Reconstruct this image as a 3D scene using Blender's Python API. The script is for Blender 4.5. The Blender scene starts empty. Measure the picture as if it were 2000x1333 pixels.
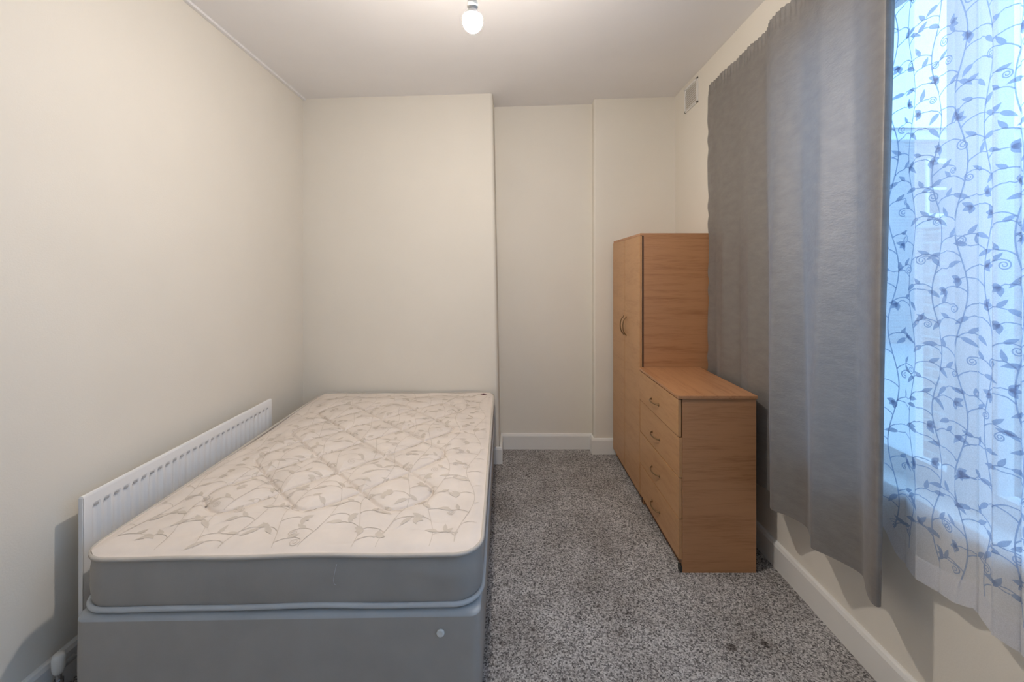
import bpy, bmesh, math, random
import numpy as np
from mathutils import Vector

PI = math.pi
C = bpy.context.scene.collection
S = bpy.context.scene

# ------------------------------------------------------------------ camera
H = 1.53                       # eye height, room metres
cam_d = bpy.data.cameras.new('camera')
cam = bpy.data.objects.new('camera', cam_d); C.objects.link(cam)
cam.location = (0, 0, H); cam.rotation_euler = (PI/2, 0, 0)
cam_d.sensor_fit = 'HORIZONTAL'; cam_d.sensor_width = 36.0
cam_d.lens = 36.0*800/2000
cam_d.shift_x = 2/2000
cam_d.shift_y = -132.5/2000
cam_d.clip_start = 0.02; cam_d.clip_end = 200
S.camera = cam

# ------------------------------------------------------------------ world, light, exposure
w = bpy.data.worlds.new('sky'); S.world = w; w.use_nodes = True
bg = w.node_tree.nodes['Background']
bg.inputs['Color'].default_value = (0.31, 0.60, 1.0, 1)
bg.inputs['Strength'].default_value = 2.5
S.view_settings.view_transform = 'Standard'
S.view_settings.look = 'None'
S.view_settings.exposure = 1.18
S.view_settings.gamma = 1.0
S.view_settings.use_curve_mapping = False
BULB_COL = (1.0, 0.90, 0.80, 1)
BULB_STRENGTH = 480.0
WIN = (-1.45, 2.0, 0.74, 2.70)      # window opening: y0, y1, z0, z1; unseen near end lengthened for more daylight
pl = bpy.data.lights.new('window_portal', 'AREA'); pl.shape = 'RECTANGLE'
pl.size = WIN[1]-WIN[0]; pl.size_y = WIN[3]-WIN[2]; pl.cycles.is_portal = True
po = bpy.data.objects.new('window_portal', pl); C.objects.link(po)
po.location = (1.68, (WIN[0]+WIN[1])/2, (WIN[2]+WIN[3])/2); po.rotation_euler = (0, PI/2, 0)
po.rotation_euler = Vector((-1, 0, 0)).to_track_quat('-Z', 'Z').to_euler()

# ------------------------------------------------------------------ materials
def mat(name):
    m = bpy.data.materials.new(name); m.use_nodes = True
    nt = m.node_tree
    return m, nt, nt.nodes, nt.links, nt.nodes['Principled BSDF']

def rgb(r, g, b):               # sRGB 0-255 -> linear
    f = lambda c: (c/255/12.92) if c/255 <= 0.04045 else ((c/255+0.055)/1.055)**2.4
    return (f(r), f(g), f(b), 1)

def coords(nt, scale=(1, 1, 1)):
    tc = nt.nodes.new('ShaderNodeTexCoord'); mp = nt.nodes.new('ShaderNodeMapping')
    mp.inputs['Scale'].default_value = scale
    nt.links.new(tc.outputs['Object'], mp.inputs['Vector'])
    return mp.outputs['Vector']

def noise(nt, vec, scale, detail=3, rough=0.55):
    n = nt.nodes.new('ShaderNodeTexNoise'); n.inputs['Scale'].default_value = scale
    n.inputs['Detail'].default_value = detail; n.inputs['Roughness'].default_value = rough
    nt.links.new(vec, n.inputs['Vector']); return n.outputs['Fac']

def ramp(nt, fac, stops):
    r = nt.nodes.new('ShaderNodeValToRGB')
    e = r.color_ramp.elements
    while len(e) < len(stops): e.new(0.5)
    for el, (p, c) in zip(e, stops): el.position = p; el.color = c
    nt.links.new(fac, r.inputs['Fac']); return r.outputs['Color']

def bump(nt, bsdf, height, strength, dist):
    b = nt.nodes.new('ShaderNodeBump'); b.inputs['Strength'].default_value = strength
    b.inputs['Distance'].default_value = dist
    nt.links.new(height, b.inputs['Height']); nt.links.new(b.outputs['Normal'], bsdf.inputs['Normal'])

def plain(name, col, rough=0.6, metal=0.0, spec=0.5):
    m, nt, N, L, b = mat(name)
    b.inputs['Base Color'].default_value = col; b.inputs['Roughness'].default_value = rough
    b.inputs['Metallic'].default_value = metal; b.inputs['Specular IOR Level'].default_value = spec
    return m

def paint(name, col, bs=0.12, vary=0.03):
    m, nt, N, L, b = mat(name)
    v = coords(nt)
    c2 = (col[0]*(1-vary), col[1]*(1-vary), col[2]*(1-vary), 1)
    L.new(ramp(nt, noise(nt, v, 2.3, 4), [(0.3, c2), (0.7, col)]), b.inputs['Base Color'])
    b.inputs['Roughness'].default_value = 0.75; b.inputs['Specular IOR Level'].default_value = 0.25
    bump(nt, b, noise(nt, v, 160, 4), bs, 0.004)
    return m

M = {}
M['wall'] = paint('cream_emulsion', (0.80, 0.757, 0.675, 1))
M['ceiling'] = paint('white_ceiling_emulsion', (0.88, 0.865, 0.86, 1))
M['trim'] = plain('white_gloss_paint', (0.80, 0.79, 0.76, 1), 0.35)
M['upvc'] = plain('white_window_plastic', (0.82, 0.84, 0.85, 1), 0.3)
M['rad'] = plain('white_radiator_enamel', (0.86, 0.86, 0.86, 1), 0.3)
M['raddark'] = plain('dark_slot', (0.45, 0.45, 0.46, 1), 0.7)
M['whiteplastic'] = plain('white_plastic', (0.8, 0.8, 0.77, 1), 0.35)
M['brass'] = plain('aged_bronze', (0.30, 0.20, 0.11, 1), 0.32, 0.9)
M['chrome'] = plain('dull_chrome', (0.55, 0.55, 0.55, 1), 0.3, 1.0)
M['copper'] = plain('painted_pipe', (0.55, 0.52, 0.47, 1), 0.4)
M['black'] = plain('black_plastic', (0.02, 0.02, 0.02, 1), 0.6)

def carpet():
    m, nt, N, L, b = mat('grey_fleck_carpet')
    v = coords(nt)
    vo = N.new('ShaderNodeTexVoronoi'); vo.inputs['Scale'].default_value = 185
    L.new(v, vo.inputs['Vector'])
    sep = N.new('ShaderNodeSeparateColor'); L.new(vo.outputs['Color'], sep.inputs['Color'])
    n1 = noise(nt, v, 92, 4, 0.7)
    add = N.new('ShaderNodeMath'); add.operation = 'MULTIPLY_ADD'
    L.new(sep.outputs['Red'], add.inputs[0]); add.inputs[1].default_value = 0.45; 
    sub = N.new('ShaderNodeMath'); sub.operation = 'MULTIPLY'; L.new(n1, sub.inputs[0]); sub.inputs[1].default_value = 0.55
    L.new(sub.outputs[0], add.inputs[2])
    c = ramp(nt, add.outputs[0], [(0.28, (0.12, 0.116, 0.118, 1)), (0.46, (0.36, 0.346, 0.34, 1)), (0.60, (0.55, 0.535, 0.53, 1)), (0.75, (0.72, 0.71, 0.70, 1))])
    big = ramp(nt, noise(nt, v, 3.2, 5, 0.65), [(0.35, (0.72, 0.70, 0.68, 1)), (0.6, (1, 1, 1, 1))])
    spots = ramp(nt, noise(nt, v, 14, 2, 0.5), [(0.27, (0.45, 0.43, 0.42, 1)), (0.33, (1, 1, 1, 1))])
    mx = N.new('ShaderNodeMixRGB'); mx.blend_type = 'MULTIPLY'; mx.inputs['Fac'].default_value = 1
    L.new(c, mx.inputs['Color1']); L.new(big, mx.inputs['Color2'])
    m2 = N.new('ShaderNodeMixRGB'); m2.blend_type = 'MULTIPLY'; m2.inputs['Fac'].default_value = 1
    L.new(mx.outputs['Color'], m2.inputs['Color1']); L.new(spots, m2.inputs['Color2'])
    L.new(m2.outputs['Color'], b.inputs['Base Color'])
    b.inputs['Roughness'].default_value = 0.95; b.inputs['Specular IOR Level'].default_value = 0.1
    bump(nt, b, add.outputs[0], 0.9, 0.012)
    return m
M['carpet'] = carpet()

def wood(name, stretch, light, dark, rough=0.38):
    m, nt, N, L, b = mat(name)
    v = coords(nt, stretch)
    n1 = noise(nt, v, 5.5, 6, 0.62)
    n2 = noise(nt, v, 34, 3, 0.6)
    ad = N.new('ShaderNodeMath'); ad.operation = 'MULTIPLY_ADD'; ad.inputs[1].default_value = 0.35
    L.new(n2, ad.inputs[0]); 
    mu = N.new('ShaderNodeMath'); mu.operation = 'MULTIPLY'; mu.inputs[1].default_value = 0.65; L.new(n1, mu.inputs[0])
    L.new(mu.outputs[0], ad.inputs[2])
    L.new(ramp(nt, ad.outputs[0], [(0.33, dark), (0.5, light), (0.7, (light[0]*1.08, light[1]*1.08, light[2]*1.08, 1))]), b.inputs['Base Color'])
    b.inputs['Roughness'].default_value = rough
    bump(nt, b, n2, 0.08, 0.002)
    return m
WL = (0.46, 0.232, 0.11, 1); WD = (0.33, 0.145, 0.06, 1)
M['wood_x'] = wood('beech_laminate_grain_across', (0.28, 1, 5), WL, WD)
M['wood_y'] = wood('beech_laminate_grain_along', (5, 0.28, 5), WL, WD)
M['wood_yz'] = wood('beech_laminate_front', (5, 0.4, 2.2), (0.50, 0.275, 0.125, 1), (0.42, 0.215, 0.09, 1))
M['gap_shade'] = plain('door_gap_shade', (0.045, 0.018, 0.010, 1), 0.5)  # near-black brown standing in for shade inside the door gap
M['wood_plinth'] = wood('reddish_plinth', (5, 0.3, 5), (0.22, 0.085, 0.03, 1), (0.12, 0.04, 0.015, 1))

def fabric(name, col, weave=700, bs=0.2, rough=0.85, sheen=0.0):
    m, nt, N, L, b = mat(name)
    v = coords(nt)
    n = noise(nt, v, weave, 2)
    c2 = (col[0]*0.9, col[1]*0.9, col[2]*0.9, 1)
    L.new(ramp(nt, noise(nt, v, 7, 4), [(0.3, c2), (0.7, col)]), b.inputs['Base Color'])
    b.inputs['Roughness'].default_value = rough; b.inputs['Sheen Weight'].default_value = sheen
    b.inputs['Specular IOR Level'].default_value = 0.2
    bump(nt, b, n, bs, 0.002)
    return m
M['ticking'] = fabric('cream_damask_ticking', (0.80, 0.725, 0.66, 1), 600, 0.15)
M['damask'] = fabric('woven_leaf_motif', (0.66, 0.59, 0.515, 1), 600, 0.15)
M['border'] = fabric('grey_border_cloth', (0.43, 0.405, 0.37, 1), 500, 0.15, 0.6)
M['tape'] = fabric('grey_binding_tape', (0.60, 0.62, 0.63, 1), 400, 0.2, 0.7)
M['tapecream'] = fabric('cream_binding_tape', (0.56, 0.52, 0.47, 1), 400, 0.2, 0.7)
M['base'] = fabric('grey_divan_cloth', (0.45, 0.425, 0.39, 1), 500, 0.12, 0.55)
M['basewelt'] = fabric('pale_divan_top_cloth', (0.52, 0.54, 0.55, 1), 500, 0.12, 0.6)
M['patch'] = plain('maroon_label_cloth', (0.09, 0.02, 0.03, 1), 0.8)

def curtain_mat():
    m, nt, N, L, b = mat('grey_crushed_satin')
    v = coords(nt, (1, 4, 8))
    v2 = coords(nt, (1, 1, 2.2))
    n1 = noise(nt, v, 3.4, 5, 0.62); n2 = noise(nt, v2, 55, 5, 0.7)
    L.new(ramp(nt, n1, [(0.3, (0.24, 0.222, 0.205, 1)), (0.7, (0.31, 0.29, 0.268, 1))]), b.inputs['Base Color'])
    b.inputs['Metallic'].default_value = 0.35; b.inputs['Roughness'].default_value = 0.48; b.inputs['Sheen Weight'].default_value = 0.2
    ad = N.new('ShaderNodeMath'); ad.operation = 'ADD'; L.new(n1, ad.inputs[0]); L.new(n2, ad.inputs[1])
    bump(nt, b, ad.outputs[0], 0.28, 0.007)
    tr = N.new('ShaderNodeBsdfTranslucent'); tr.inputs['Color'].default_value = (0.40, 0.40, 0.42, 1)
    mx = N.new('ShaderNodeMixShader'); mx.inputs['Fac'].default_value = 0.20
    L.new(b.outputs[0], mx.inputs[1]); L.new(tr.outputs[0], mx.inputs[2])
    L.new(mx.outputs[0], N['Material Output'].inputs['Surface'])
    return m
M['curtain'] = curtain_mat()

def sheer(name, col, clear):
    m, nt, N, L, b = mat(name); N.remove(b)
    tr = N.new('ShaderNodeBsdfTransparent')
    tl = N.new('ShaderNodeBsdfTranslucent'); tl.inputs['Color'].default_value = col
    df = N.new('ShaderNodeBsdfDiffuse'); df.inputs['Color'].default_value = col
    v = coords(nt)
    wv = ramp(nt, noise(nt, v, 420, 2), [(0.3, (clear-0.07,)*3+(1,)), (0.7, (min(1, clear+0.07),)*3+(1,))])
    m1 = N.new('ShaderNodeMixShader'); m1.inputs['Fac'].default_value = 0.45
    L.new(tl.outputs[0], m1.inputs[1]); L.new(df.outputs[0], m1.inputs[2])
    m2 = N.new('ShaderNodeMixShader'); L.new(wv, m2.inputs['Fac'])
    L.new(m1.outputs[0], m2.inputs[1]); L.new(tr.outputs[0], m2.inputs[2])
    L.new(m2.outputs[0], N['Material Output'].inputs['Surface'])
    return m
M['net'] = sheer('white_voile', (0.88, 0.91, 0.97, 1), 0.30)
M['netvine'] = sheer('voile_woven_vine', (0.40, 0.50, 0.70, 1), 0.24)
M['nethem'] = sheer('voile_embroidered_hem', (0.92, 0.93, 0.98, 1), 0.35)

def glass_mat():
    m, nt, N, L, b = mat('window_glass'); N.remove(b)
    tr = N.new('ShaderNodeBsdfTransparent'); tr.inputs['Color'].default_value = (0.96, 0.98, 0.98, 1)
    gl = N.new('ShaderNodeBsdfGlossy'); gl.inputs['Roughness'].default_value = 0.02
    lw = N.new('ShaderNodeLayerWeight'); lw.inputs['Blend'].default_value = 0.12
    fr = N.new('ShaderNodeMath'); fr.operation = 'MULTIPLY'; fr.inputs[1].default_value = 0.5; L.new(lw.outputs['Facing'], fr.inputs[0])
    mx = N.new('ShaderNodeMixShader'); L.new(fr.outputs[0], mx.inputs['Fac'])
    L.new(tr.outputs[0], mx.inputs[1]); L.new(gl.outputs[0], mx.inputs[2])
    L.new(mx.outputs[0], N['Material Output'].inputs['Surface'])
    return m
M['glass'] = glass_mat()

def bulb_mat():
    m, nt, N, L, b = mat('lit_pearl_bulb'); N.remove(b)
    e = N.new('ShaderNodeEmission'); e.inputs['Color'].default_value = BULB_COL; e.inputs['Strength'].default_value = BULB_STRENGTH
    L.new(e.outputs[0], N['Material Output'].inputs['Surface'])
    return m
M['bulb'] = bulb_mat()

def brick(name, c1, c2, mortar):
    m, nt, N, L, b = mat(name)
    tc = N.new('ShaderNodeTexCoord'); sp = N.new('ShaderNodeSeparateXYZ'); L.new(tc.outputs['Object'], sp.inputs[0])
    ad = N.new('ShaderNodeMath'); L.new(sp.outputs['X'], ad.inputs[0]); L.new(sp.outputs['Y'], ad.inputs[1])
    cb = N.new('ShaderNodeCombineXYZ'); L.new(ad.outputs[0], cb.inputs['X']); L.new(sp.outputs['Z'], cb.inputs['Y'])
    br = N.new('ShaderNodeTexBrick'); L.new(cb.outputs[0], br.inputs['Vector'])
    br.inputs['Color1'].default_value = c1; br.inputs['Color2'].default_value = c2; br.inputs['Mortar'].default_value = mortar
    br.inputs['Scale'].default_value = 1; br.inputs['Brick Width'].default_value = 0.225; br.inputs['Row Height'].default_value = 0.075
    br.inputs['Mortar Size'].default_value = 0.008
    L.new(br.outputs['Color'], b.inputs['Base Color']); b.inputs['Roughness'].default_value = 0.9
    return m
M['brick'] = brick('stock_brick', (0.36, 0.27, 0.24, 1), (0.30, 0.22, 0.21, 1), (0.45, 0.43, 0.40, 1))
M['render'] = paint('pale_render', (0.62, 0.60, 0.57, 1))
M['slate'] = plain('grey_slate', (0.16, 0.17, 0.19, 1), 0.7)
M['paving'] = paint('grey_paving', (0.42, 0.42, 0.42, 1))
M['darkglass'] = plain('dark_pane', (0.05, 0.06, 0.08, 1), 0.1)

# ------------------------------------------------------------------ mesh helpers
def link(name, bm, m, parent=None, smooth=False, bevel=0.0, seg=2):
    me = bpy.data.meshes.new(name)
    bmesh.ops.recalc_face_normals(bm, faces=bm.faces[:])
    bm.to_mesh(me); bm.free()
    for x in (m if isinstance(m, (list, tuple)) else [m]): me.materials.append(x)
    if smooth:
        for p in me.polygons: p.use_smooth = True
    o = bpy.data.objects.new(name, me); C.objects.link(o)
    if parent is not None: o.parent = parent
    if bevel:
        b = o.modifiers.new('bevel', 'BEVEL'); b.width = bevel; b.segments = seg; b.limit_method = 'ANGLE'; b.angle_limit = 0.6
        b.harden_normals = False
    return o

def box(bm, x0, x1, y0, y1, z0, z1, mi=0):
    vs = [bm.verts.new((x, y, z)) for x in (x0, x1) for y in (y0, y1) for z in (z0, z1)]
    for f in ((0, 1, 3, 2), (4, 6, 7, 5), (0, 4, 5, 1), (2, 3, 7, 6), (0, 2, 6, 4), (1, 5, 7, 3)):
        fc = bm.faces.new([vs[i] for i in f]); fc.material_index = mi

def boxes(name, lst, m, parent=None, bevel=0.0, off=(0, 0, 0)):
    bm = bmesh.new()
    for b in lst:
        box(bm, b[0]-off[0], b[1]-off[0], b[2]-off[1], b[3]-off[1], b[4]-off[2], b[5]-off[2])
    return link(name, bm, m, parent, bevel=bevel)

def tube(bm, pts, r, n=8, closed=False, mi=0, cap=True):
    pts = [Vector(p) for p in pts]; k = len(pts); rings = []
    rs = r if isinstance(r, (list, tuple)) else [r]*k
    prev = None
    for i, p in enumerate(pts):
        a = pts[(i-1) % k] if (closed or i > 0) else p
        b = pts[(i+1) % k] if (closed or i < k-1) else p
        t = (b-a).normalized()
        if prev is None:
            up = Vector((0, 0, 1)) if abs(t.z) < 0.9 else Vector((1, 0, 0))
            u = t.cross(up).normalized()
        else:
            u = (prev - t*prev.dot(t)).normalized()
        prev = u; v = t.cross(u)
        rings.append([bm.verts.new(p + (u*math.cos(2*PI*j/n) + v*math.sin(2*PI*j/n))*rs[i]) for j in range(n)])
    for i in range(k if closed else k-1):
        A, B = rings[i], rings[(i+1) % k]
        for j in range(n):
            f = bm.faces.new((A[j], A[(j+1) % n], B[(j+1) % n], B[j])); f.material_index = mi
    if cap and not closed:
        bm.faces.new(rings[0][::-1]).material_index = mi; bm.faces.new(rings[-1]).material_index = mi

def lathe(bm, prof, c=(0, 0, 0), n=24, axis='Z', mi=0):
    rings = []
    for r, h in prof:
        ring = []
        for j in range(n):
            a = 2*PI*j/n; p, q = r*math.cos(a), r*math.sin(a)
            co = (p, q, h) if axis == 'Z' else ((h, p, q) if axis == 'X' else (p, h, q))
            ring.append(bm.verts.new((co[0]+c[0], co[1]+c[1], co[2]+c[2])))
        rings.append(ring)
    for A, B in zip(rings[:-1], rings[1:]):
        for j in range(n):
            bm.faces.new((A[j], A[(j+1) % n], B[(j+1) % n], B[j])).material_index = mi
    bm.faces.new(rings[0][::-1]).material_index = mi; bm.faces.new(rings[-1]).material_index = mi

def grid(bm, P, mi=0):
    """P[i][j] points -> quad sheet"""
    V = [[bm.verts.new(p) for p in row] for row in P]
    for i in range(len(V)-1):
        for j in range(len(V[0])-1):
            bm.faces.new((V[i][j], V[i+1][j], V[i+1][j+1], V[i][j+1])).material_index = mi
    return V

def thing(name, label, cat, loc=(0, 0, 0), rz=0, group=None):
    o = bpy.data.objects.new(name, None); C.objects.link(o); o.empty_display_size = 0.1
    o.location = loc; o.rotation_euler = (0, 0, rz); o['label'] = label; o['category'] = cat
    if group: o['group'] = group
    return o

def struct(o, label=None, cat=None):
    o['kind'] = 'structure'
    if label: o['label'] = label
    if cat: o['category'] = cat
    return o

# ------------------------------------------------------------------ room shell
XL, XR = -1.675, 1.39
YB, YF = 3.30, -1.7
CZ = lambda x: 2.985 + 0.03*x       # old ceiling, a little out of level
struct(boxes('floor', [(XL-0.2, XR+0.02, YF-0.2, 3.8, -0.12, 0.0)], M['carpet']), 'grey flecked carpet covering the whole bedroom floor', 'floor')
bm = bmesh.new()
grid(bm, [[(x, y, CZ(x)) for y in (YF-0.1, 3.8)] for x in (XL-0.15, XR+0.35)])
grid(bm, [[(x, y, CZ(x)+0.15) for y in (YF-0.1, 3.8)] for x in (XL-0.15, XR+0.35)])
struct(link('ceiling', bm, M['ceiling']), 'flat white painted ceiling over the bare bulb', 'ceiling')
struct(boxes('wall_left', [(XL-0.15, XL, YF-0.1, 3.8, -0.1, 3.05)], M['wall']), 'long plain cream wall behind the radiator', 'wall')
struct(boxes('wall_front', [(XL-0.1, XR+0.3, YF-0.15, YF, -0.1, 3.1)], M['wall']), 'plain cream wall at the near end of the room', 'wall')
# back wall: chimney breast, alcove, pier on the right
bm = bmesh.new()
def arc_corner(cx, cy, r, a0, a1, n=5):
    return [(cx+r*math.cos(a0+(a1-a0)*i/n), cy+r*math.sin(a0+(a1-a0)*i/n)) for i in range(n+1)]
def plan(z):
    e = -0.148 + 0.058*(1 - z/3.0)        # breast corner leans
    P = [(XL-0.1, YB)] + [(x+e, y) for x, y in arc_corner(-0.025, YB+0.025, 0.025, -PI/2, 0)]
    P += [(e, 3.575), (0.708, 3.575), (0.703, 3.49)] + arc_corner(0.718, 3.49, 0.015, PI, 1.5*PI, 3) + [(XR+0.1, 3.475)]
    return P
zs = [-0.1, 0.0, 0.75, 1.5, 2.25, 3.0, 3.08]
grid(bm, [[(x, y, z) for x, y in plan(z)] for z in zs])
bo = [(XR+0.1, 3.475), (XR+0.1, 3.75), (XL-0.1, 3.75), (XL-0.1, YB)]
grid(bm, [[(x, y, z) for x, y in bo] for z in (-0.1, 3.08)])
struct(link('wall_back', bm, M['wall'], smooth=False), 'cream end wall with chimney breast behind the bed and alcove beside it', 'wall')
# right wall with window opening
WT = 0.30
y0, y1, z0, z1 = WIN
struct(boxes('wall_right', [(XR, XR+WT, YF-0.1, y0, -0.1, 3.1), (XR, XR+WT, y1, 3.7, -0.1, 3.1),
                            (XR, XR+WT, y0, y1, -0.1, z0), (XR, XR+WT, y0, y1, z1, 3.1)], M['wall']),
       'cream wall pierced by the tall window on the right', 'wall')
# baseboards: profile swept along plan lines
def skirting(name, pts, side, label, hgt=0.132, th=0.022):
    bm = bmesh.new()
    prof = [(0, 0), (th, 0), (th, hgt-0.018), (th-0.006, hgt-0.004), (th-0.014, hgt), (0, hgt)]
    n = len(pts); rows = []
    for i in range(n):
        p = Vector(pts[i]+(0,))
        a = (Vector(pts[i]+(0,))-Vector(pts[i-1]+(0,))).normalized() if i > 0 else None
        b = (Vector(pts[i+1]+(0,))-Vector(pts[i]+(0,))).normalized() if i < n-1 else None
        na = Vector((-a.y, a.x, 0))*side if a else None
        nb = Vector((-b.y, b.x, 0))*side if b else None
        if na and nb:
            m_ = (na+nb).normalized(); m_ = m_/max(0.3, m_.dot(na))
        else: m_ = na or nb
        rows.append([p + m_*u + Vector((0, 0, v)) for u, v in prof])
    V = [[bm.verts.new(q) for q in r] for r in rows]
    for i in range(n-1):
        for j in range(len(prof)):
            k = (j+1) % len(prof)
            bm.faces.new((V[i][j], V[i+1][j], V[i+1][k], V[i][k]))
    bm.faces.new(V[0]); bm.faces.new(V[-1][::-1])
    return struct(link(name, bm, M['trim']), label, 'skirting board')
eb = -0.148+0.058
skirting('baseboard_back', [(XL+0.03, YB), (eb, YB), (eb, 3.575), (0.705, 3.575), (0.705, 3.475), (XR-0.03, 3.475)], -1,
         'white skirting board stepping round the breast and alcove')
skirting('baseboard_right', [(XR, 3.45), (XR, YF+0.02)], -1, 'long white skirting board under the window')
skirting('baseboard_left', [(XL, YF+0.02), (XL, YB-0.03)], -1, 'white skirting board behind the radiator and bed')
# thin strip under the ceiling on the left wall
bm = bmesh.new(); box(bm, XL, XL+0.022, YF, YB, 2.922, 2.95)
struct(link('trim_1', bm, M['ceiling'], bevel=0.003), 'thin painted strip between left wall and ceiling', 'trim')

# ------------------------------------------------------------------ window
win = thing('window_1', 'tall white framed window behind the net curtain', 'window', (XR+0.10, 0, 0)); win['kind'] = 'structure'
XW = XR+0.10
def W(lst): return [(a, b, c, d, e, f) for a, b, c, d, e, f in lst]
fx0, fx1 = XW, XW+0.07
ym = 1.335                                  # mullion
boxes('window_frame', [(fx0, fx1, y0, y0+0.06, z0, z1), (fx0, fx1, y1-0.06, y1, z0, z1),
                       (fx0, fx1, y0+0.06, y1-0.06, z0, z0+0.06), (fx0, fx1, y0+0.06, y1-0.06, z1-0.06, z1),
                       (fx0-0.005, fx1, ym-0.03, ym+0.03, z0+0.06, z1-0.06),
                       (fx0-0.005, fx1, 0.25, 0.31, z0+0.06, z1-0.06)], M['upvc'], win, 0.004, (XW, 0, 0))
for a, b in ((y0+0.06, 0.25), (0.31, ym-0.03), (ym+0.03, y1-0.06)):
    s = boxes('window_sash', [(fx0+0.008, fx1-0.01, a, a+0.045, z0+0.06, z1-0.06), (fx0+0.008, fx1-0.01, b-0.045, b, z0+0.06, z1-0.06),
                              (fx0+0.008, fx1-0.01, a+0.045, b-0.045, z0+0.06, z0+0.105), (fx0+0.008, fx1-0.01, a+0.045, b-0.045, z1-0.105, z1-0.06)],
              M['upvc'], win, 0.003, (XW, 0, 0))
    boxes('pane', [(fx0+0.03, fx0+0.036, a+0.045, b-0.045, z0+0.105, z1-0.105)], M['glass'], s, 0, (XW, 0, 0))
boxes('window_sill', [(XR-0.022, XW, y0-0.04, y1+0.04, z0-0.002, z0+0.028)], M['trim'], win, 0.006, (XW, 0, 0))

# ------------------------------------------------------------------ outside
struct(boxes('ground', [(XR+WT+0.01, 30, -25, 40, -0.3, -0.2)], M['paving']), 'grey paving outside the window', 'ground')
gw = thing('garden_wall', 'long brick garden wall seen through the net curtain', 'wall', (3.0, 0, -0.2))
boxes('brickwork', [(3.0, 3.22, -9, 2.98, -0.2, 1.85)], M['brick'], gw, 0, (3.0, 0, -0.2))
boxes('coping', [(2.96, 3.26, -9, 3.0, 1.85, 1.91)], M['paving'], gw, 0.01, (3.0, 0, -0.2))
hs = thing('house', 'brick house across the yard beyond the garden wall', 'house', (10, 10, -0.2))
boxes('wall', [(7.5, 20, 10, 18, -0.2, 4.75)], M['brick'], hs, 0, (10, 10, -0.2))
boxes('fascia', [(7.4, 20.1, 9.85, 10, 4.75, 5.0)], M['trim'], hs, 0, (10, 10, -0.2))
bm = bmesh.new()
rp = [(7.3, 9.75, 5.0), (20.2, 9.75, 5.0), (20.2, 18.2, 5.0), (7.3, 18.2, 5.0), (7.3, 14, 5.9), (20.2, 14, 5.9)]
v = [bm.verts.new((a-10, b-10, c+0.2)) for a, b, c in rp]
for f in ((0, 1, 5, 4), (3, 4, 5, 2), (0, 4, 3), (1, 2, 5), (0, 3, 2, 1)): bm.faces.new([v[i] for i in f])
link('roof', bm, M['slate'], hs)
for xa in (10.1, 13.2):
    f = boxes('window', [(xa, xa+0.7, 9.95, 9.999, 2.9, 2.98), (xa, xa+0.7, 9.95, 9.999, 4.2, 4.32), (xa, xa+0.07, 9.95, 9.999, 2.98, 4.2),
                         (xa+0.63, xa+0.7, 9.95, 9.999, 2.98, 4.2), (xa+0.07, xa+0.63, 9.95, 9.999, 3.56, 3.62)], M['trim'], hs, 0, (10, 10, -0.2))
    boxes('pane', [(xa+0.07, xa+0.63, 9.97, 9.99, 2.98, 3.56), (xa+0.07, xa+0.63, 9.97, 9.99, 3.62, 4.2)], M['darkglass'], f, 0, (10, 10, -0.2))

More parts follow.
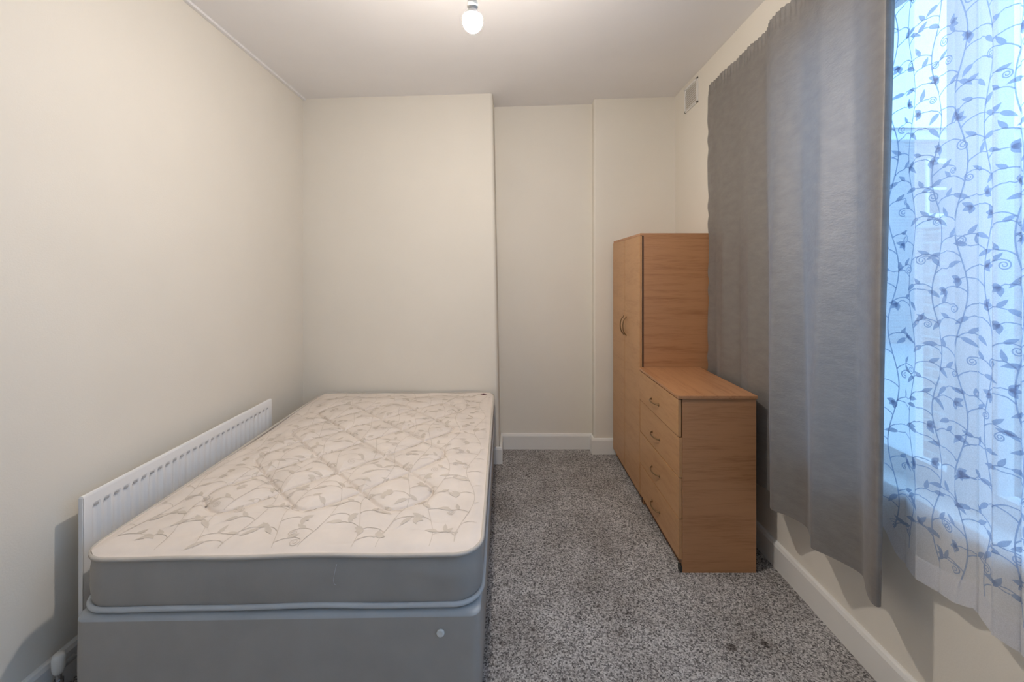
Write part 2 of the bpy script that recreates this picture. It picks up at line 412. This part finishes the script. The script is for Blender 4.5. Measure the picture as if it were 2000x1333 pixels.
# ------------------------------------------------------------------ vine pattern (2-D polygons in cloth coordinates)
def vine_polys(rng, s0, s1, t0, t1, pitch, scale, wd):
    """list of polygons (quads / fans as strips) of stems, leaves, curls covering a cloth rectangle"""
    polys = []
    def stroke(pts, w0, w1):
        k = len(pts)
        L_, R_ = [], []
        for i, (x, y) in enumerate(pts):
            a = pts[max(0, i-1)]; b = pts[min(k-1, i+1)]
            dx, dy = b[0]-a[0], b[1]-a[1]; l = math.hypot(dx, dy) or 1
            ww = (w0+(w1-w0)*i/(k-1))/2
            L_.append((x-dy/l*ww, y+dx/l*ww)); R_.append((x+dy/l*ww, y-dx/l*ww))
        for i in range(k-1): polys.append([L_[i], R_[i], R_[i+1], L_[i+1]])
    def leaf(x, y, ang, ln, wdt, bend=0.0):
        n = 7; A, B = [], []
        for i in range(n+1):
            u = i/n; a = ang+bend*u
            cx = x+ln*u*math.cos(ang+bend*u*0.5); cy = y+ln*u*math.sin(ang+bend*u*0.5)
            h = wdt/2*(math.sin(PI*u**0.75)**0.9 if 0 < u < 1 else 0.02)
            A.append((cx-math.sin(a)*h, cy+math.cos(a)*h)); B.append((cx+math.sin(a)*h, cy-math.cos(a)*h))
        for i in range(n): polys.append([A[i], B[i], B[i+1], A[i+1]])
    def curl(x, y, ang, r, sgn):
        pts = []
        for i in range(30):
            u = i/29; a = ang + sgn*u*u*0 + sgn*(u*3.6*PI)
            rr = r*(1-u*0.85)
            pts.append((x+math.cos(ang+sgn*PI/2)*r + rr*math.cos(a-sgn*PI/2), y+math.sin(ang+sgn*PI/2)*r + rr*math.sin(a-sgn*PI/2)))
        stroke(pts, wd, wd*0.7)
    s = s0 + pitch*0.4; col = 0
    while s < s1:
        ph = rng.uniform(0, 6.28); per = scale*rng.uniform(5.2, 6.6); amp = pitch*0.20
        f = lambda t: s + amp*math.sin(2*PI*t/per+ph)
        t = t0; step = scale*0.12; pts = []
        while t < t1: pts.append((f(t), t)); t += step
        stroke(pts, wd, wd)
        t = t0 + rng.uniform(0, scale); sd = 1 if col % 2 else -1
        while t < t1-scale*0.8:
            x, y = f(t), t; sd = -sd
            ang = PI/2 - sd*rng.uniform(0.5, 0.8)
            ln = scale*rng.uniform(0.75, 1.15); bp = []
            for i in range(9):
                u = i/8; a = ang - sd*u*rng.uniform(0.6, 0.75)
                bp.append((x+ln*u*math.cos(a), y+ln*u*math.sin(a)))
            stroke(bp, wd, wd*0.8)
            ex, ey = bp[-1]; ea = math.atan2(bp[-1][1]-bp[-2][1], bp[-1][0]-bp[-2][0])
            kind = rng.random()
            if kind < 0.58:
                leaf(ex, ey, ea, scale*rng.uniform(0.55, 0.75), scale*0.22, -sd*0.5)
                if rng.random() < 0.6: leaf(bp[5][0], bp[5][1], ea+sd*0.9, scale*rng.uniform(0.4, 0.55), scale*0.2, sd*0.3)
            elif kind < 0.8:
                curl(ex, ey, ea, scale*rng.uniform(0.16, 0.24), -sd)
                leaf(bp[4][0], bp[4][1], ea+sd*0.8, scale*rng.uniform(0.45, 0.6), scale*0.2, sd*0.3)
            else:
                for q in (-0.6, 0.1, 0.75): leaf(ex, ey, ea+q, scale*rng.uniform(0.34, 0.46), scale*0.24, q*0.4)
            t += scale*rng.uniform(0.62, 0.95)
        s += pitch; col += 1
    return polys

# ------------------------------------------------------------------ mattress and divan base
BX, BY, BRZ = -0.783, 1.386, math.radians(1.05)      # front-centre of the bed
def rrect(hw, l0, l1, r, n=10):
    """closed rounded rectangle, y from l0 to l1"""
    P = []
    for cx, cy, a in ((hw-r, l0+r, -PI/2), (hw-r, l1-r, 0), (-hw+r, l1-r, PI/2), (-hw+r, l0+r, PI)):
        for i in range(n+1): P.append((cx+r*math.cos(a+PI/2*i/n), cy+r*math.sin(a+PI/2*i/n)))
    return P
def densify(P, step):
    out = []
    for i in range(len(P)):
        a, b = P[i], P[(i+1) % len(P)]; l = math.hypot(b[0]-a[0], b[1]-a[1]); k = max(1, int(l/step))
        for j in range(k): out.append((a[0]+(b[0]-a[0])*j/k, a[1]+(b[1]-a[1])*j/k))
    return out

MB, MT = 0.394, 0.584          # mattress bottom / top heights
hw, ml, mr = 0.680, 1.88, 0.095
mat_t = thing('mattress', 'double mattress with cream quilted leaf-pattern top and grey border, lying on the grey divan', 'mattress', (BX, BY, MB), BRZ)

# quilting seams: 45-degree lattice with rounded turns
hq = 0.172; px0 = 0.485; py0 = 0.210
segs = []
NP, NQ = 6, 8
def qp(p, q): return (px0 - p*hq, py0 + q*hq*1.03)
for p in range(0, NP+1):
    for q in range(0, NQ+1):
        if (p+q) % 2 == 0: continue
        for dp, dq in ((1, 1), (1, -1)):
            p2, q2 = p+dp, q+dq
            if 0 <= p2 <= NP and 0 <= q2 <= NQ:
                a, b = [p, q], [p2, q2]
                def edge(t): return t[0] in (0, NP) or t[1] in (0, NQ)
                k = 0.42
                A = (p+dp*k, q+dq*k) if edge(a) else (p, q)
                B = (p2-dp*k, q2-dq*k) if edge(b) else (p2, q2)
                segs.append((qp(*A), qp(*B)))
        k = 0.42; n = 6
        def bez(p_a, p_c, p_b):
            pr = None
            for i in range(n+1):
                u = i/n
                x = (1-u)**2*p_a[0]+2*u*(1-u)*p_c[0]+u*u*p_b[0]; y = (1-u)**2*p_a[1]+2*u*(1-u)*p_c[1]+u*u*p_b[1]
                if pr: segs.append((qp(*pr), qp(x, y)))
                pr = (x, y)
        if p == 0: bez((k, q+k), (0, q), (k, q-k))
        elif p == NP: bez((p-k, q+k), (p, q), (p-k, q-k))
        elif q == 0: bez((p-k, k), (p, 0), (p+k, k))
        elif q == NQ: bez((p-k, q-k), (p, q), (p+k, q-k))
SA = np.array([s_[0] for s_ in segs]); SB = np.array([s_[1] for s_ in segs])
def seam_dist(X, Y):
    P = np.stack([X, Y], -1); out = np.full(X.shape, 9.0)
    for a, b in zip(SA, SB):
        d = b-a; t = np.clip(((P-a)@d)/(d@d), 0, 1)
        out = np.minimum(out, np.linalg.norm(P-(a+t[..., None]*d), axis=-1))
    return out
def top_h(X, Y):
    X = np.asarray(X, float); Y = np.asarray(Y, float)
    sd = seam_dist(X, Y)
    inside = (np.clip((0.56-np.abs(X))/0.1, 0, 1))*np.clip((Y-0.12)/0.1, 0, 1)*np.clip((ml-0.12-Y)/0.1, 0, 1)
    puff = 0.014*(1-np.exp(-(sd/0.038)**2))*inside - 0.012*np.exp(-(sd/0.0062)**2)
    e = np.minimum(np.minimum(hw-np.abs(X), Y), ml-Y)
    edge = -0.012*np.exp(-(np.clip(e, 0, 1)/0.030)**2)
    wob = 0.003*np.sin(7*X+1.3)*np.sin(5*Y+0.4) + 0.002*np.sin(17*X+9*Y)
    dip = -0.010*np.exp(-((X+0.66)/0.22)**2)*np.exp(-((Y-1.15)/0.42)**2)
    return puff + edge + wob + dip
nx, ny = 380, 530
gx, gy = np.meshgrid(np.linspace(-hw, hw, nx), np.linspace(0, ml, ny), indexing='ij')
# pull the four corners onto arcs
cx = np.clip((np.abs(gx)-(hw-mr))/mr, 0, 1); yy = np.abs(gy-ml/2); cy = np.clip((yy-(ml/2-mr))/mr, 0, 1)
m_ = (cx > 0) & (cy > 0)
nxp = np.where(m_, np.sign(gx)*((hw-mr)+mr*cx*np.sqrt(1-cy**2/2)), gx)
nyp = np.where(m_, ml/2+np.sign(gy-ml/2)*((ml/2-mr)+mr*cy*np.sqrt(1-cx**2/2)), gy)
hz = top_h(nxp, nyp) + (MT-MB)
bm = bmesh.new()
grid(bm, [[(nxp[i, j], nyp[i, j], hz[i, j]) for j in range(ny)] for i in range(nx)])
# woven leaf motif, lying on the quilted top (same mesh, second slot)
rng = random.Random(5)
vp = vine_polys(rng, -hw+0.02, hw-0.03, 0.03, ml-0.05, 0.135, 0.084, 0.0026)
allp = np.array([q for p in vp for q in p])
az = top_h(allp[:, 0], allp[:, 1]) + (MT-MB) + 0.0012
k = 0
for p in vp:
    vs = []; ok = True
    for q in p:
        if abs(q[0]) > hw-0.02 or not (0.02 < q[1] < ml-0.02): ok = False
        if abs(q[0]) > hw-mr and (q[1] < mr or q[1] > ml-mr): ok = False
    if ok:
        f = bm.faces.new([bm.verts.new((q[0], q[1], az[k+i])) for i, q in enumerate(p)]); f.material_index = 1
    k += len(p)
me = bpy.data.meshes.new('top_panel')
bm.normal_update()
for f in bm.faces:
    if f.normal.z < 0: f.normal_flip()
    f.smooth = True
bm.to_mesh(me); bm.free()
me.materials.append(M['ticking']); me.materials.append(M['damask'])
tp = bpy.data.objects.new('top_panel', me); C.objects.link(tp); tp.parent = mat_t
tp['label'] = 'cream quilted top with pale leaf sprigs'
# border: bulging band
per = densify(rrect(hw, 0, ml, mr), 0.03)
def wobble(x, y, a): return a*(math.sin(6.1*x+1.0+2*y)*0.6+math.sin(13.7*x+4*y)*0.4)
bm = bmesh.new(); rows = []
hgt = MT-MB-0.012
for i in range(13):
    u = i/12; z = u*(hgt-0.004)+0.002
    bulge = 0.010*math.sin(PI*u)**0.7 - 0.004
    row = []
    for x, y in per+[per[0]]:
        L_ = math.hypot(x, y-ml/2); sx = x/hw; sy = (y-ml/2)/(ml/2)
        nxx = max(-1, min(1, sx))**5; nyy = max(-1, min(1, sy))**5; l = math.hypot(nxx, nyy) or 1
        crease = 0.006*math.exp(-((x-0.52)/0.10)**2)*math.exp(-((y)/0.03)**2)*math.sin(u*11+x*14)*u
        b = bulge + wobble(x, y, 0.002) + crease
        row.append((x+nxx/l*b, y+nyy/l*b, z))
    rows.append(row)
grid(bm, rows)
bmesh.ops.remove_doubles(bm, verts=bm.verts[:], dist=1e-5)
link('border', bm, M['border'], mat_t, smooth=True)
bm = bmesh.new(); box(bm, -hw+0.06, hw-0.06, 0.06, ml-0.06, 0.004, 0.02); link('underside', bm, M['border'], mat_t)
bm = bmesh.new()
tube(bm, [(x*1.002, (y-ml/2)*1.002+ml/2, hgt+wobble(x, y, 0.004)-0.001) for x, y in per], 0.0072, 8, True)
link('piping', bm, M['tapecream'], mat_t, smooth=True)
bm = bmesh.new()
tube(bm, [(x*1.003, (y-ml/2)*1.003+ml/2-0.002, 0.011+wobble(x, y, 0.0035)) for x, y in per], 0.0085, 8, True)
link('piping', bm, M['tape'], mat_t, smooth=True)
bm = bmesh.new()
lz = float(top_h(0.60, ml-0.085))+MT-MB+0.002
vv = [bm.verts.new(q) for q in ((0.578, ml-0.085, lz), (0.603, ml-0.105, lz), (0.628, ml-0.088, lz), (0.603, ml-0.066, lz))]
bm.faces.new(vv); vv2 = [bm.verts.new((v_.co.x, v_.co.y, v_.co.z-0.0015)) for v_ in vv]; bm.faces.new(vv2[::-1])
for i in range(4): bm.faces.new((vv[i], vv2[i], vv2[(i+1) % 4], vv[(i+1) % 4]))
o = link('sewn_label', bm, M['patch'], mat_t); o['label'] = 'small dark maroon sewn patch'
# loose thread on the border
bm = bmesh.new()
tube(bm, [(0.196, -0.010, 0.155), (0.190, -0.0125, 0.13), (0.186, -0.013, 0.105), (0.188, -0.012, 0.09), (0.196, -0.011, 0.085)], 0.0008, 6)
link('loose_thread', bm, M['tape'], mat_t, smooth=True)

dv = thing('divan_base', 'grey fabric divan base carrying the mattress, standing on the carpet', 'bed base', (BX, BY, 0), BRZ)
BW = 0.679
bper = densify(rrect(BW, -0.012, ml+0.012, 0.035, 6), 0.04)
bm = bmesh.new(); rows = []
for z, o_ in ((0.004, -0.004), (0.012, 0), (0.1, 0), (0.2, 0.001), (0.3, 0.0), (0.368, 0.0)):
    rows.append([(x*(1+o_/BW), (y-ml/2)*(1+o_/ml*2)+ml/2, z) for x, y in bper+[bper[0]]])
grid(bm, rows); bmesh.ops.remove_doubles(bm, verts=bm.verts[:], dist=1e-5)
link('upholstery', bm, M['base'], dv, smooth=True)
bm = bmesh.new(); rows = []
for i in range(6):
    a = i/5*PI/2; rr = 0.02
    ins = rr*(1-math.cos(a)); z = 0.368+rr*math.sin(a)
    rows.append([(x*(1-ins/BW), (y-ml/2)*(1-ins/(ml/2))+ml/2, z+wobble(x, y, 0.0015)*(i/5)) for x, y in bper+[bper[0]]])
V = grid(bm, rows); bm.faces.new(V[-1][:-1])
bmesh.ops.remove_doubles(bm, verts=bm.verts[:], dist=1e-5)
link('top_cover', bm, M['basewelt'], dv, smooth=True)
bm = bmesh.new()
bx_ = 0.545; bz = 0.315
lathe(bm, [(0.013, -0.0121), (0.0135, -0.0155), (0.011, -0.0185), (0.006, -0.0175), (0.001, -0.0172)], (bx_, 0, bz), 20, 'Y')
o = link('vent_button', bm, M['whiteplastic'], dv, smooth=True); o['label'] = 'small white plastic disc on the front'

# ------------------------------------------------------------------ radiator
RX0, RX1 = -1.655, -1.578; RY0, RY1 = 1.512, 2.70; RZ0, RZ1 = 0.10, 0.702
rad = thing('radiator', 'white panel radiator with vertical flutes on the left wall beside the mattress', 'radiator', (XL, RY0, RZ0))
oz = (XL, RY0, RZ0)
bm = bmesh.new()
# fluted front sheet
pitch = 0.0405; nfl = int((RY1-RY0-0.05)/pitch); ya = RY0+(RY1-RY0-nfl*pitch)/2
def sheet(xf, sgn, xback):
    ys = [RY0, RY0+0.006]
    offs = {0: 0.0, 1: 0.0}
    prof = [(RY0, 0), (ya-0.004, 0)]
    for i in range(nfl):
        b = ya+i*pitch
        for u, d in ((0.0, 0), (0.10, 0.0), (0.2, 0.003), (0.32, 0.0066), (0.45, 0.0082), (0.55, 0.0082), (0.68, 0.0066), (0.80, 0.003), (0.90, 0.0)): prof.append((b+u*pitch, d))
    prof += [(RY1-0.02, 0), (RY1, 0)]
    rows = []
    for z, f in ((RZ0, 0), (RZ0+0.035, 0), (RZ0+0.055, 1), (RZ1-0.058, 1), (RZ1-0.040, 0), (RZ1-0.006, 0), (RZ1, -0.35)):
        rows.append([(xf - oz[0] - sgn*(d*f if f > 0 else -0.0*d) + sgn*(0.004*f if f < 0 else 0), y-oz[1], z-oz[2]) for y, d in prof])
    grid(bm, rows)
sheet(RX1, 1, RX0)
box(bm, RX1-0.016-oz[0], RX1-0.012-oz[0], 0.0, RY1-RY0, 0.0, RZ1-RZ0-0.001)
link('front_panel', bm, M['rad'], rad)
boxes('end_cap', [(RX1-0.016, RX1-0.0005, RY0-0.003, RY0, RZ0+0.01, RZ1-0.003)], M['rad'], rad, 0.001, oz)
boxes('end_cap', [(RX1-0.016, RX1-0.0005, RY1, RY1+0.003, RZ0+0.01, RZ1-0.003)], M['rad'], rad, 0.001, oz)
boxes('top_edge', [(RX1-0.015, RX1-0.003, RY0, RY1, RZ1-0.006, RZ1+0.001)], M['rad'], rad, 0.002, oz)
for i in range(nfl):
    b = ya+i*pitch
    bm = bmesh.new()
    box(bm, RX1-0.001-oz[0], RX1+0.0006-oz[0], b+0.30*pitch-oz[1], b+0.72*pitch-oz[1], RZ1-0.053-oz[2], RZ1-0.047-oz[2])
    link('seam_mark', bm, M['raddark'], rad)
for yb in (RY0+0.15, RY1-0.18):
    boxes('wall_bracket', [(XL+0.001, RX1-0.016, yb, yb+0.03, RZ0+0.1, RZ1-0.1)], M['rad'], rad, 0, oz)
vy = RY0-0.05; vx = -1.615; vz = 0.125
bm = bmesh.new()
lathe(bm, [(0.010, 0.02), (0.016, 0.03), (0.018, 0.04), (0.019, 0.075), (0.016, 0.088), (0.008, 0.092)], (vx-oz[0], vy-oz[1], vz-0.045-oz[2]), 16)
link('valve_cap', bm, M['whiteplastic'], rad, smooth=True)
bm = bmesh.new()
tube(bm, [(vx-oz[0], vy-oz[1], vz-0.025-oz[2]), (vx-oz[0], vy-oz[1], 0.0-oz[2]+0.002)], 0.0085, 10)
tube(bm, [(vx-oz[0], vy-oz[1], vz-0.012-oz[2]), (vx-oz[0], RY0+0.004-oz[1], vz-0.012-oz[2])], 0.0095, 10)
lathe(bm, [(0.014, -0.065), (0.014, -0.045)], (vx-oz[0], vy-oz[1], vz-oz[2]), 6)
link('valve_body', bm, M['chrome'], rad, smooth=False)

# ------------------------------------------------------------------ wardrobe and chest of drawers
def bow_handle(yc, zc, xf, span, vert, parent, o, proud=0.026):
    bm = bmesh.new(); pts = []
    for i in range(15):
        u = i/14; a = (u-0.5)*span
        d = proud*math.sin(PI*u)**0.55 if 0 < u < 1 else -0.002
        pts.append(Vector((xf-d, yc, zc+a) if vert else (xf-d, yc+a, zc-0.0)) - Vector(o))
    tube(bm, pts, 0.0042, 8)
    for sgn in (-0.5, 0.5):
        c = Vector((xf, yc, zc+sgn*span) if vert else (xf, yc+sgn*span, zc)) - Vector(o)
        lathe(bm, [(0.007, -0.004), (0.008, 0.0003)], c, 10, 'X')
    return link('handle', bm, M['brass'], parent, smooth=True)

FX = 0.858                      # furniture front
WY0, WY1, WZ, WX1 = 2.728, 3.442, 1.797, 1.352
wd = thing('wardrobe', 'tall two-door wood-effect wardrobe in the corner behind the chest of drawers', 'wardrobe', (FX, WY0, 0))
wo = (FX, WY0, 0)
sx0 = FX+0.026
boxes('side_panel', [(sx0, WX1, WY0, WY0+0.016, 0, WZ-0.016)], M['wood_x'], wd, 0.001, wo)
boxes('side_panel', [(sx0, WX1, WY1-0.016, WY1, 0, WZ-0.016)], M['wood_x'], wd, 0.001, wo)
boxes('top_panel', [(FX+0.004, WX1, WY0, WY1, WZ-0.016, WZ)], M['wood_x'], wd, 0.001, wo)
boxes('back_panel', [(WX1-0.006, WX1-0.001, WY0+0.016, WY1-0.016, 0.05, WZ-0.016)], M['wood_x'], wd, 0, wo)
boxes('floor_panel', [(sx0, WX1-0.006, WY0+0.016, WY1-0.016, 0.055, 0.07)], M['wood_x'], wd, 0, wo)
boxes('plinth', [(FX+0.03, FX+0.046, WY0+0.016, WY1-0.016, 0, 0.055)], M['wood_plinth'], wd, 0, wo)
boxes('gap_shade_strip', [(FX+0.0165, sx0, WY0-0.0005, WY0+0.014, 0.0, WZ-0.0165)], M['gap_shade'], wd, 0, wo)  # dark filler painted as the shadow gap between door and side panel
ymid = (WY0+WY1)/2
for a, b, hy in ((WY0+0.001, ymid-0.0022, ymid-0.035), (ymid+0.0022, WY1-0.001, ymid+0.035)):
    d = boxes('door', [(FX, FX+0.016, a, b, 0.058, WZ-0.018)], M['wood_yz'], wd, 0.001, wo)
    bow_handle(hy, 1.135, FX, 0.135, True, d, wo)

CY0, CY1, CZT, CX1 = 2.090, 2.722, 0.905, 1.252
ch = thing('chest_of_drawers', 'wood-effect chest of four drawers with bow handles between the wardrobe and the window', 'chest of drawers', (FX, CY0, 0))
co = (FX, CY0, 0)
boxes('top_panel', [(FX-0.008, CX1+0.004, CY0-0.006, CY1, CZT-0.016, CZT)], M['wood_y'], ch, 0.0015, co)
boxes('side_panel', [(FX+0.017, CX1, CY0, CY0+0.016, 0.0, CZT-0.016)], M['wood_x'], ch, 0.001, co)
boxes('side_panel', [(FX+0.017, CX1, CY1-0.016, CY1, 0.0, CZT-0.016)], M['wood_x'], ch, 0.001, co)
boxes('back_panel', [(CX1-0.006, CX1-0.001, CY0+0.016, CY1-0.016, 0.03, CZT-0.016)], M['wood_x'], ch, 0, co)
boxes('plinth', [(FX+0.032, FX+0.048, CY0+0.016, CY1-0.016, 0.0, 0.058)], M['wood_plinth'], ch, 0, co)
boxes('corner_foot', [(FX+0.004, FX+0.026, CY0+0.001, CY0+0.03, 0.0, 0.030)], M['black'], ch, 0.003, co)
zb = [0.062, 0.272, 0.482, 0.692, 0.886]
for i, pr in zip(range(4), (0.0, 0.001, 0.0, 0.005)):
    d = boxes('drawer', [(FX-pr, FX+0.016-pr, CY0+0.0012*(3-i), CY1-0.001, zb[i]+0.003, zb[i+1]-0.003),
                         (FX+0.016-pr, CX1-0.03, CY0+0.03, CY1-0.03, zb[i]+0.03, zb[i+1]-0.03)], M['wood_yz'], ch, 0.0012, co)
    bow_handle((CY0+CY1)/2+0.02, (zb[i]+zb[i+1])/2-0.02, FX-pr, 0.125, False, d, co)

# ------------------------------------------------------------------ grey curtain
CT, CB = 2.768, 0.410
cu = thing('curtain', 'long grey satin curtain drawn beside the window next to the chest of drawers', 'curtain', (1.28, 2.0, CB))
co3 = Vector((1.28, 2.0, CB))
def sm(a, b, x):
    t = max(0, min(1, (x-a)/(b-a))); return t*t*(3-2*t)
def path(n=260):
    P = []
    for i in range(n):
        t = i/(n-1); d = 2.712-(2.712-1.375)*t
        base = 1.268 + 0.034*sm(1.98, 2.12, d)
        amp = 0.036 - 0.014*sm(1.98, 2.12, d)
        ph = 2*PI*(d-1.385)/0.28
        P.append((base-amp*math.cos(ph), d - 0.012*math.sin(2*ph)*0.6))
    return P
PP = path()
x_e, d_e = PP[-1]
for i in range(1, 22):            # return edge, turned in towards the glass
    u = i/21
    PP.append((x_e + 0.064*u, d_e - 0.012*math.sin(PI*min(1, u*1.6)) + 0.030*u))
rows = []; nz = 96
for k in range(nz+1):
    t = k/nz; z = CT - (CT-CB)*t
    row = []
    n = len(PP)
    head = max(0, 1-(CT-z)/0.075)
    for i, (x, d) in enumerate(PP):
        g = 0.20 + 0.80*sm(0.0, 0.9, t)
        mx_ = 1.268 + 0.034*sm(1.98, 2.12, d)
        ret = max(0, (i-259)/21)
        xx = mx_ + (x-mx_)*g if i < 260 else (mx_ + (x_e-mx_)*g + (x-x_e)*(1.0-0.4*t))
        rip = 0.0035*math.sin(z*31+math.sin(z*13)*2+d*60)*sm(2.60, 2.70, d) + 0.0045*math.sin(d*2*PI/0.030)*sm(0, 0.3, head) + 0.0045*math.sin(d*2*PI/0.019+z*120)*head*(head < 0.98)
        sway = 0.010*math.sin(3.1*t+d*5.0)*t*(1-ret)*0.6
        zz = z + 0.006*math.sin(d*21)*t + (0.002*math.sin(d*60))*head + 0.012*ret*t
        row.append(Vector((xx+rip*(1-ret)+sway, d+0.006*math.sin(9*t+d*30)*t*(1-ret), zz)) - co3)
    rows.append(row)
bm = bmesh.new(); grid(bm, rows); drape = link('drape', bm, M['curtain'], cu, smooth=True)
# rail behind the header
rail = thing('curtain_rail', 'slim white curtain track hidden behind the grey curtain heading', 'curtain rail', (1.345, 1.2, 2.72))
ro = (1.345, 1.2, 2.72)
boxes('track', [(1.352, 1.364, -1.5, 2.70, 2.735, 2.760)], M['whiteplastic'], rail, 0.003, ro)
for yb in (-1.45, 1.0, 2.67): boxes('bracket', [(1.364, XR, yb-0.012, yb+0.012, 2.735, 2.765)], M['whiteplastic'], rail, 0.002, ro)

# ------------------------------------------------------------------ net curtain
NT, NB = 2.72, 0.535
nc = thing('net_curtain', 'sheer white net curtain with leafy vine pattern hanging over the window', 'net curtain', (1.345, 1.0, NB))
no = Vector((1.345, 1.0, NB))
lam = 0.105; DN0, DN1 = 1.462, -1.46
Q = []; nn = 1500
for i in range(nn+1):
    t = i/nn; d = DN0-(DN0-DN1)*t
    ph = 2*PI*(DN0-d)/lam + 0.9*math.sin(d*9.0)
    am = 0.0165*(0.75+0.35*math.sin(d*13+1))
    Q.append((1.3455 - am*math.cos(ph), d + 0.010*math.sin(2*ph)))
Q = np.array(Q); sl = np.concatenate([[0], np.cumsum(np.linalg.norm(np.diff(Q, axis=0), axis=1))]); SLEN = sl[-1]
def netpt(s, z, off=0.0):
    x = np.interp(s, sl, Q[:, 0]); d = np.interp(s, sl, Q[:, 1])
    t = (NT-z)/(NT-NB)
    g = 0.75+0.25*t
    x = 1.3455+(x-1.3455)*g + 0.003*np.sin(2.3*t+s*3)*t
    dd = np.interp(np.clip(s+0.004, 0, SLEN), sl, Q[:, 1])-np.interp(np.clip(s-0.004, 0, SLEN), sl, Q[:, 1])
    dx = np.interp(np.clip(s+0.004, 0, SLEN), sl, Q[:, 0])-np.interp(np.clip(s-0.004, 0, SLEN), sl, Q[:, 0])
    l = np.hypot(dd, dx)+1e-9
    nxn, nyn = dd/l, -dx/l
    return np.stack([x+nxn*off, d+nyn*off, z], -1)
def nbot(s):
    u = (s/0.30) % 1.0
    return NB + 0.020 - 0.034*np.abs(np.sin(PI*u))**0.7 + 0.07*np.exp(-(s/0.03)**2)
ns, nzn = 760, 50
ss = np.linspace(0, SLEN, ns)
bm = bmesh.new()
R_ = []
for s in ss:
    zb_ = float(nbot(s)); zz = np.linspace(NT, zb_, nzn)
    R_.append([tuple(p-np.array(no)) for p in netpt(np.full(nzn, s), zz)])
V = grid(bm, R_)
rng = random.Random(11)
vp = vine_polys(rng, 0.0, SLEN, NB+0.05, NT-0.02, 0.080, 0.068, 0.0036)
arr = np.array([q for p in vp for q in p])
arr[:, 0] = np.clip(arr[:, 0], 0.001, SLEN-0.001)
pts = netpt(arr[:, 0], arr[:, 1], 0.0010) - np.array(no)
k = 0
for p in vp:
    if all(0 < q[0] < SLEN and q[1] < NT for q in p):
        f = bm.faces.new([bm.verts.new(pts[k+i]) for i in range(len(p))]); f.material_index = 1
    k += len(p)
me = bpy.data.meshes.new('voile'); bm.to_mesh(me); bm.free()
me.materials.append(M['net']); me.materials.append(M['netvine'])
for p in me.polygons: p.use_smooth = True
vo = bpy.data.objects.new('voile', me); C.objects.link(vo); vo.parent = nc
bm = bmesh.new()
R_ = []
for s in ss:
    zb_ = float(nbot(s)); zz = np.linspace(zb_+0.075, zb_-0.002, 6)
    R_.append([tuple(p-np.array(no)) for p in netpt(np.full(6, s), zz, 0.0012)])
grid(bm, R_)
link('scalloped_hem', bm, M['nethem'], nc, smooth=True)
bm = bmesh.new()
tube(bm, [(0.0, DN1-0.05-1.0, NT-0.012-NB), (0.0, DN0+0.02-1.0, NT-0.012-NB)], 0.004, 8)
link('net_wire', bm, M['whiteplastic'], nc, smooth=True)

# ------------------------------------------------------------------ pendant bulb
LX, LY = -0.150, 1.60
pc = CZ(LX)
pd = thing('pendant_light', 'lit bare bulb hanging on a short white flex from the ceiling', 'light', (LX, LY, pc))
bm = bmesh.new(); lathe(bm, [(0.045, 0.0), (0.045, -0.008), (0.036, -0.020), (0.012, -0.026)], (0, 0, 0), 28); link('ceiling_rose', bm, M['whiteplastic'], pd, smooth=True)
zb0 = 2.575-pc
bm = bmesh.new(); tube(bm, [(0, 0, -0.02), (0.001, 0, -0.2), (0, 0, zb0+0.05)], 0.0035, 8); link('flex', bm, M['whiteplastic'], pd, smooth=True)
zb0 = 2.575-pc
bm = bmesh.new(); lathe(bm, [(0.006, zb0+0.055), (0.014, zb0+0.045), (0.016, zb0+0.015), (0.021, zb0+0.012), (0.021, zb0-0.006), (0.017, zb0-0.006), (0.015, zb0-0.014)], (0, 0, 0), 24); link('lamp_holder', bm, M['whiteplastic'], pd, smooth=True)
bm = bmesh.new()
cz_, R0 = zb0-0.058, 0.039
A0 = PI*0.40
lathe(bm, [(0.012, zb0-0.008), (0.014, zb0-0.014), (0.022, zb0-0.022), (R0*math.sin(A0)-0.002, cz_+R0*1.15*math.cos(A0)+0.004), (R0*math.sin(A0)-0.0003, cz_+R0*1.15*math.cos(A0)-0.0005)], (0, 0, 0), 28)
hb = link('bulb_housing', bm, M['whiteplastic'], pd, smooth=True)
bm = bmesh.new()
prof = []
for i in range(0, 15):
    a = A0 + (PI-A0)*i/14
    prof.append((max(0.0008, R0*math.sin(a)), cz_+R0*1.15*math.cos(a)))
lathe(bm, prof, (0, 0, 0), 28); link('bulb', bm, M['bulb'], pd, smooth=True)

# ------------------------------------------------------------------ air vent
vt = thing('air_vent', 'small cream louvred air vent high on the wall by the curtain', 'vent', (XR, 3.15, 2.9))
vo3 = (XR, 3.15, 2.9)
a0, a1, b0, b1 = 3.04, 3.26, 2.800, 2.99
boxes('frame', [(XR-0.010, XR, a0, a1, b0, b0+0.014), (XR-0.010, XR, a0, a1, b1-0.014, b1), (XR-0.010, XR, a0, a0+0.014, b0, b1), (XR-0.010, XR, a1-0.014, a1, b0, b1)], M['trim'], vt, 0.001, vo3)
bm = bmesh.new()
for i in range(9):
    z = b0+0.018+i*(b1-b0-0.032)/9
    v = [bm.verts.new((x-vo3[0], y-vo3[1], zz-vo3[2])) for y in (a0+0.014, a1-0.014) for x, zz in ((XR-0.001, z+0.014), (XR-0.009, z+0.004), (XR-0.009, z), (XR-0.001, z+0.010))]
    for j in range(4): bm.faces.new((v[j], v[(j+1) % 4], v[4+(j+1) % 4], v[4+j]))
    bm.faces.new(v[:4]); bm.faces.new(v[4:][::-1])
link('louvres', bm, M['trim'], vt)
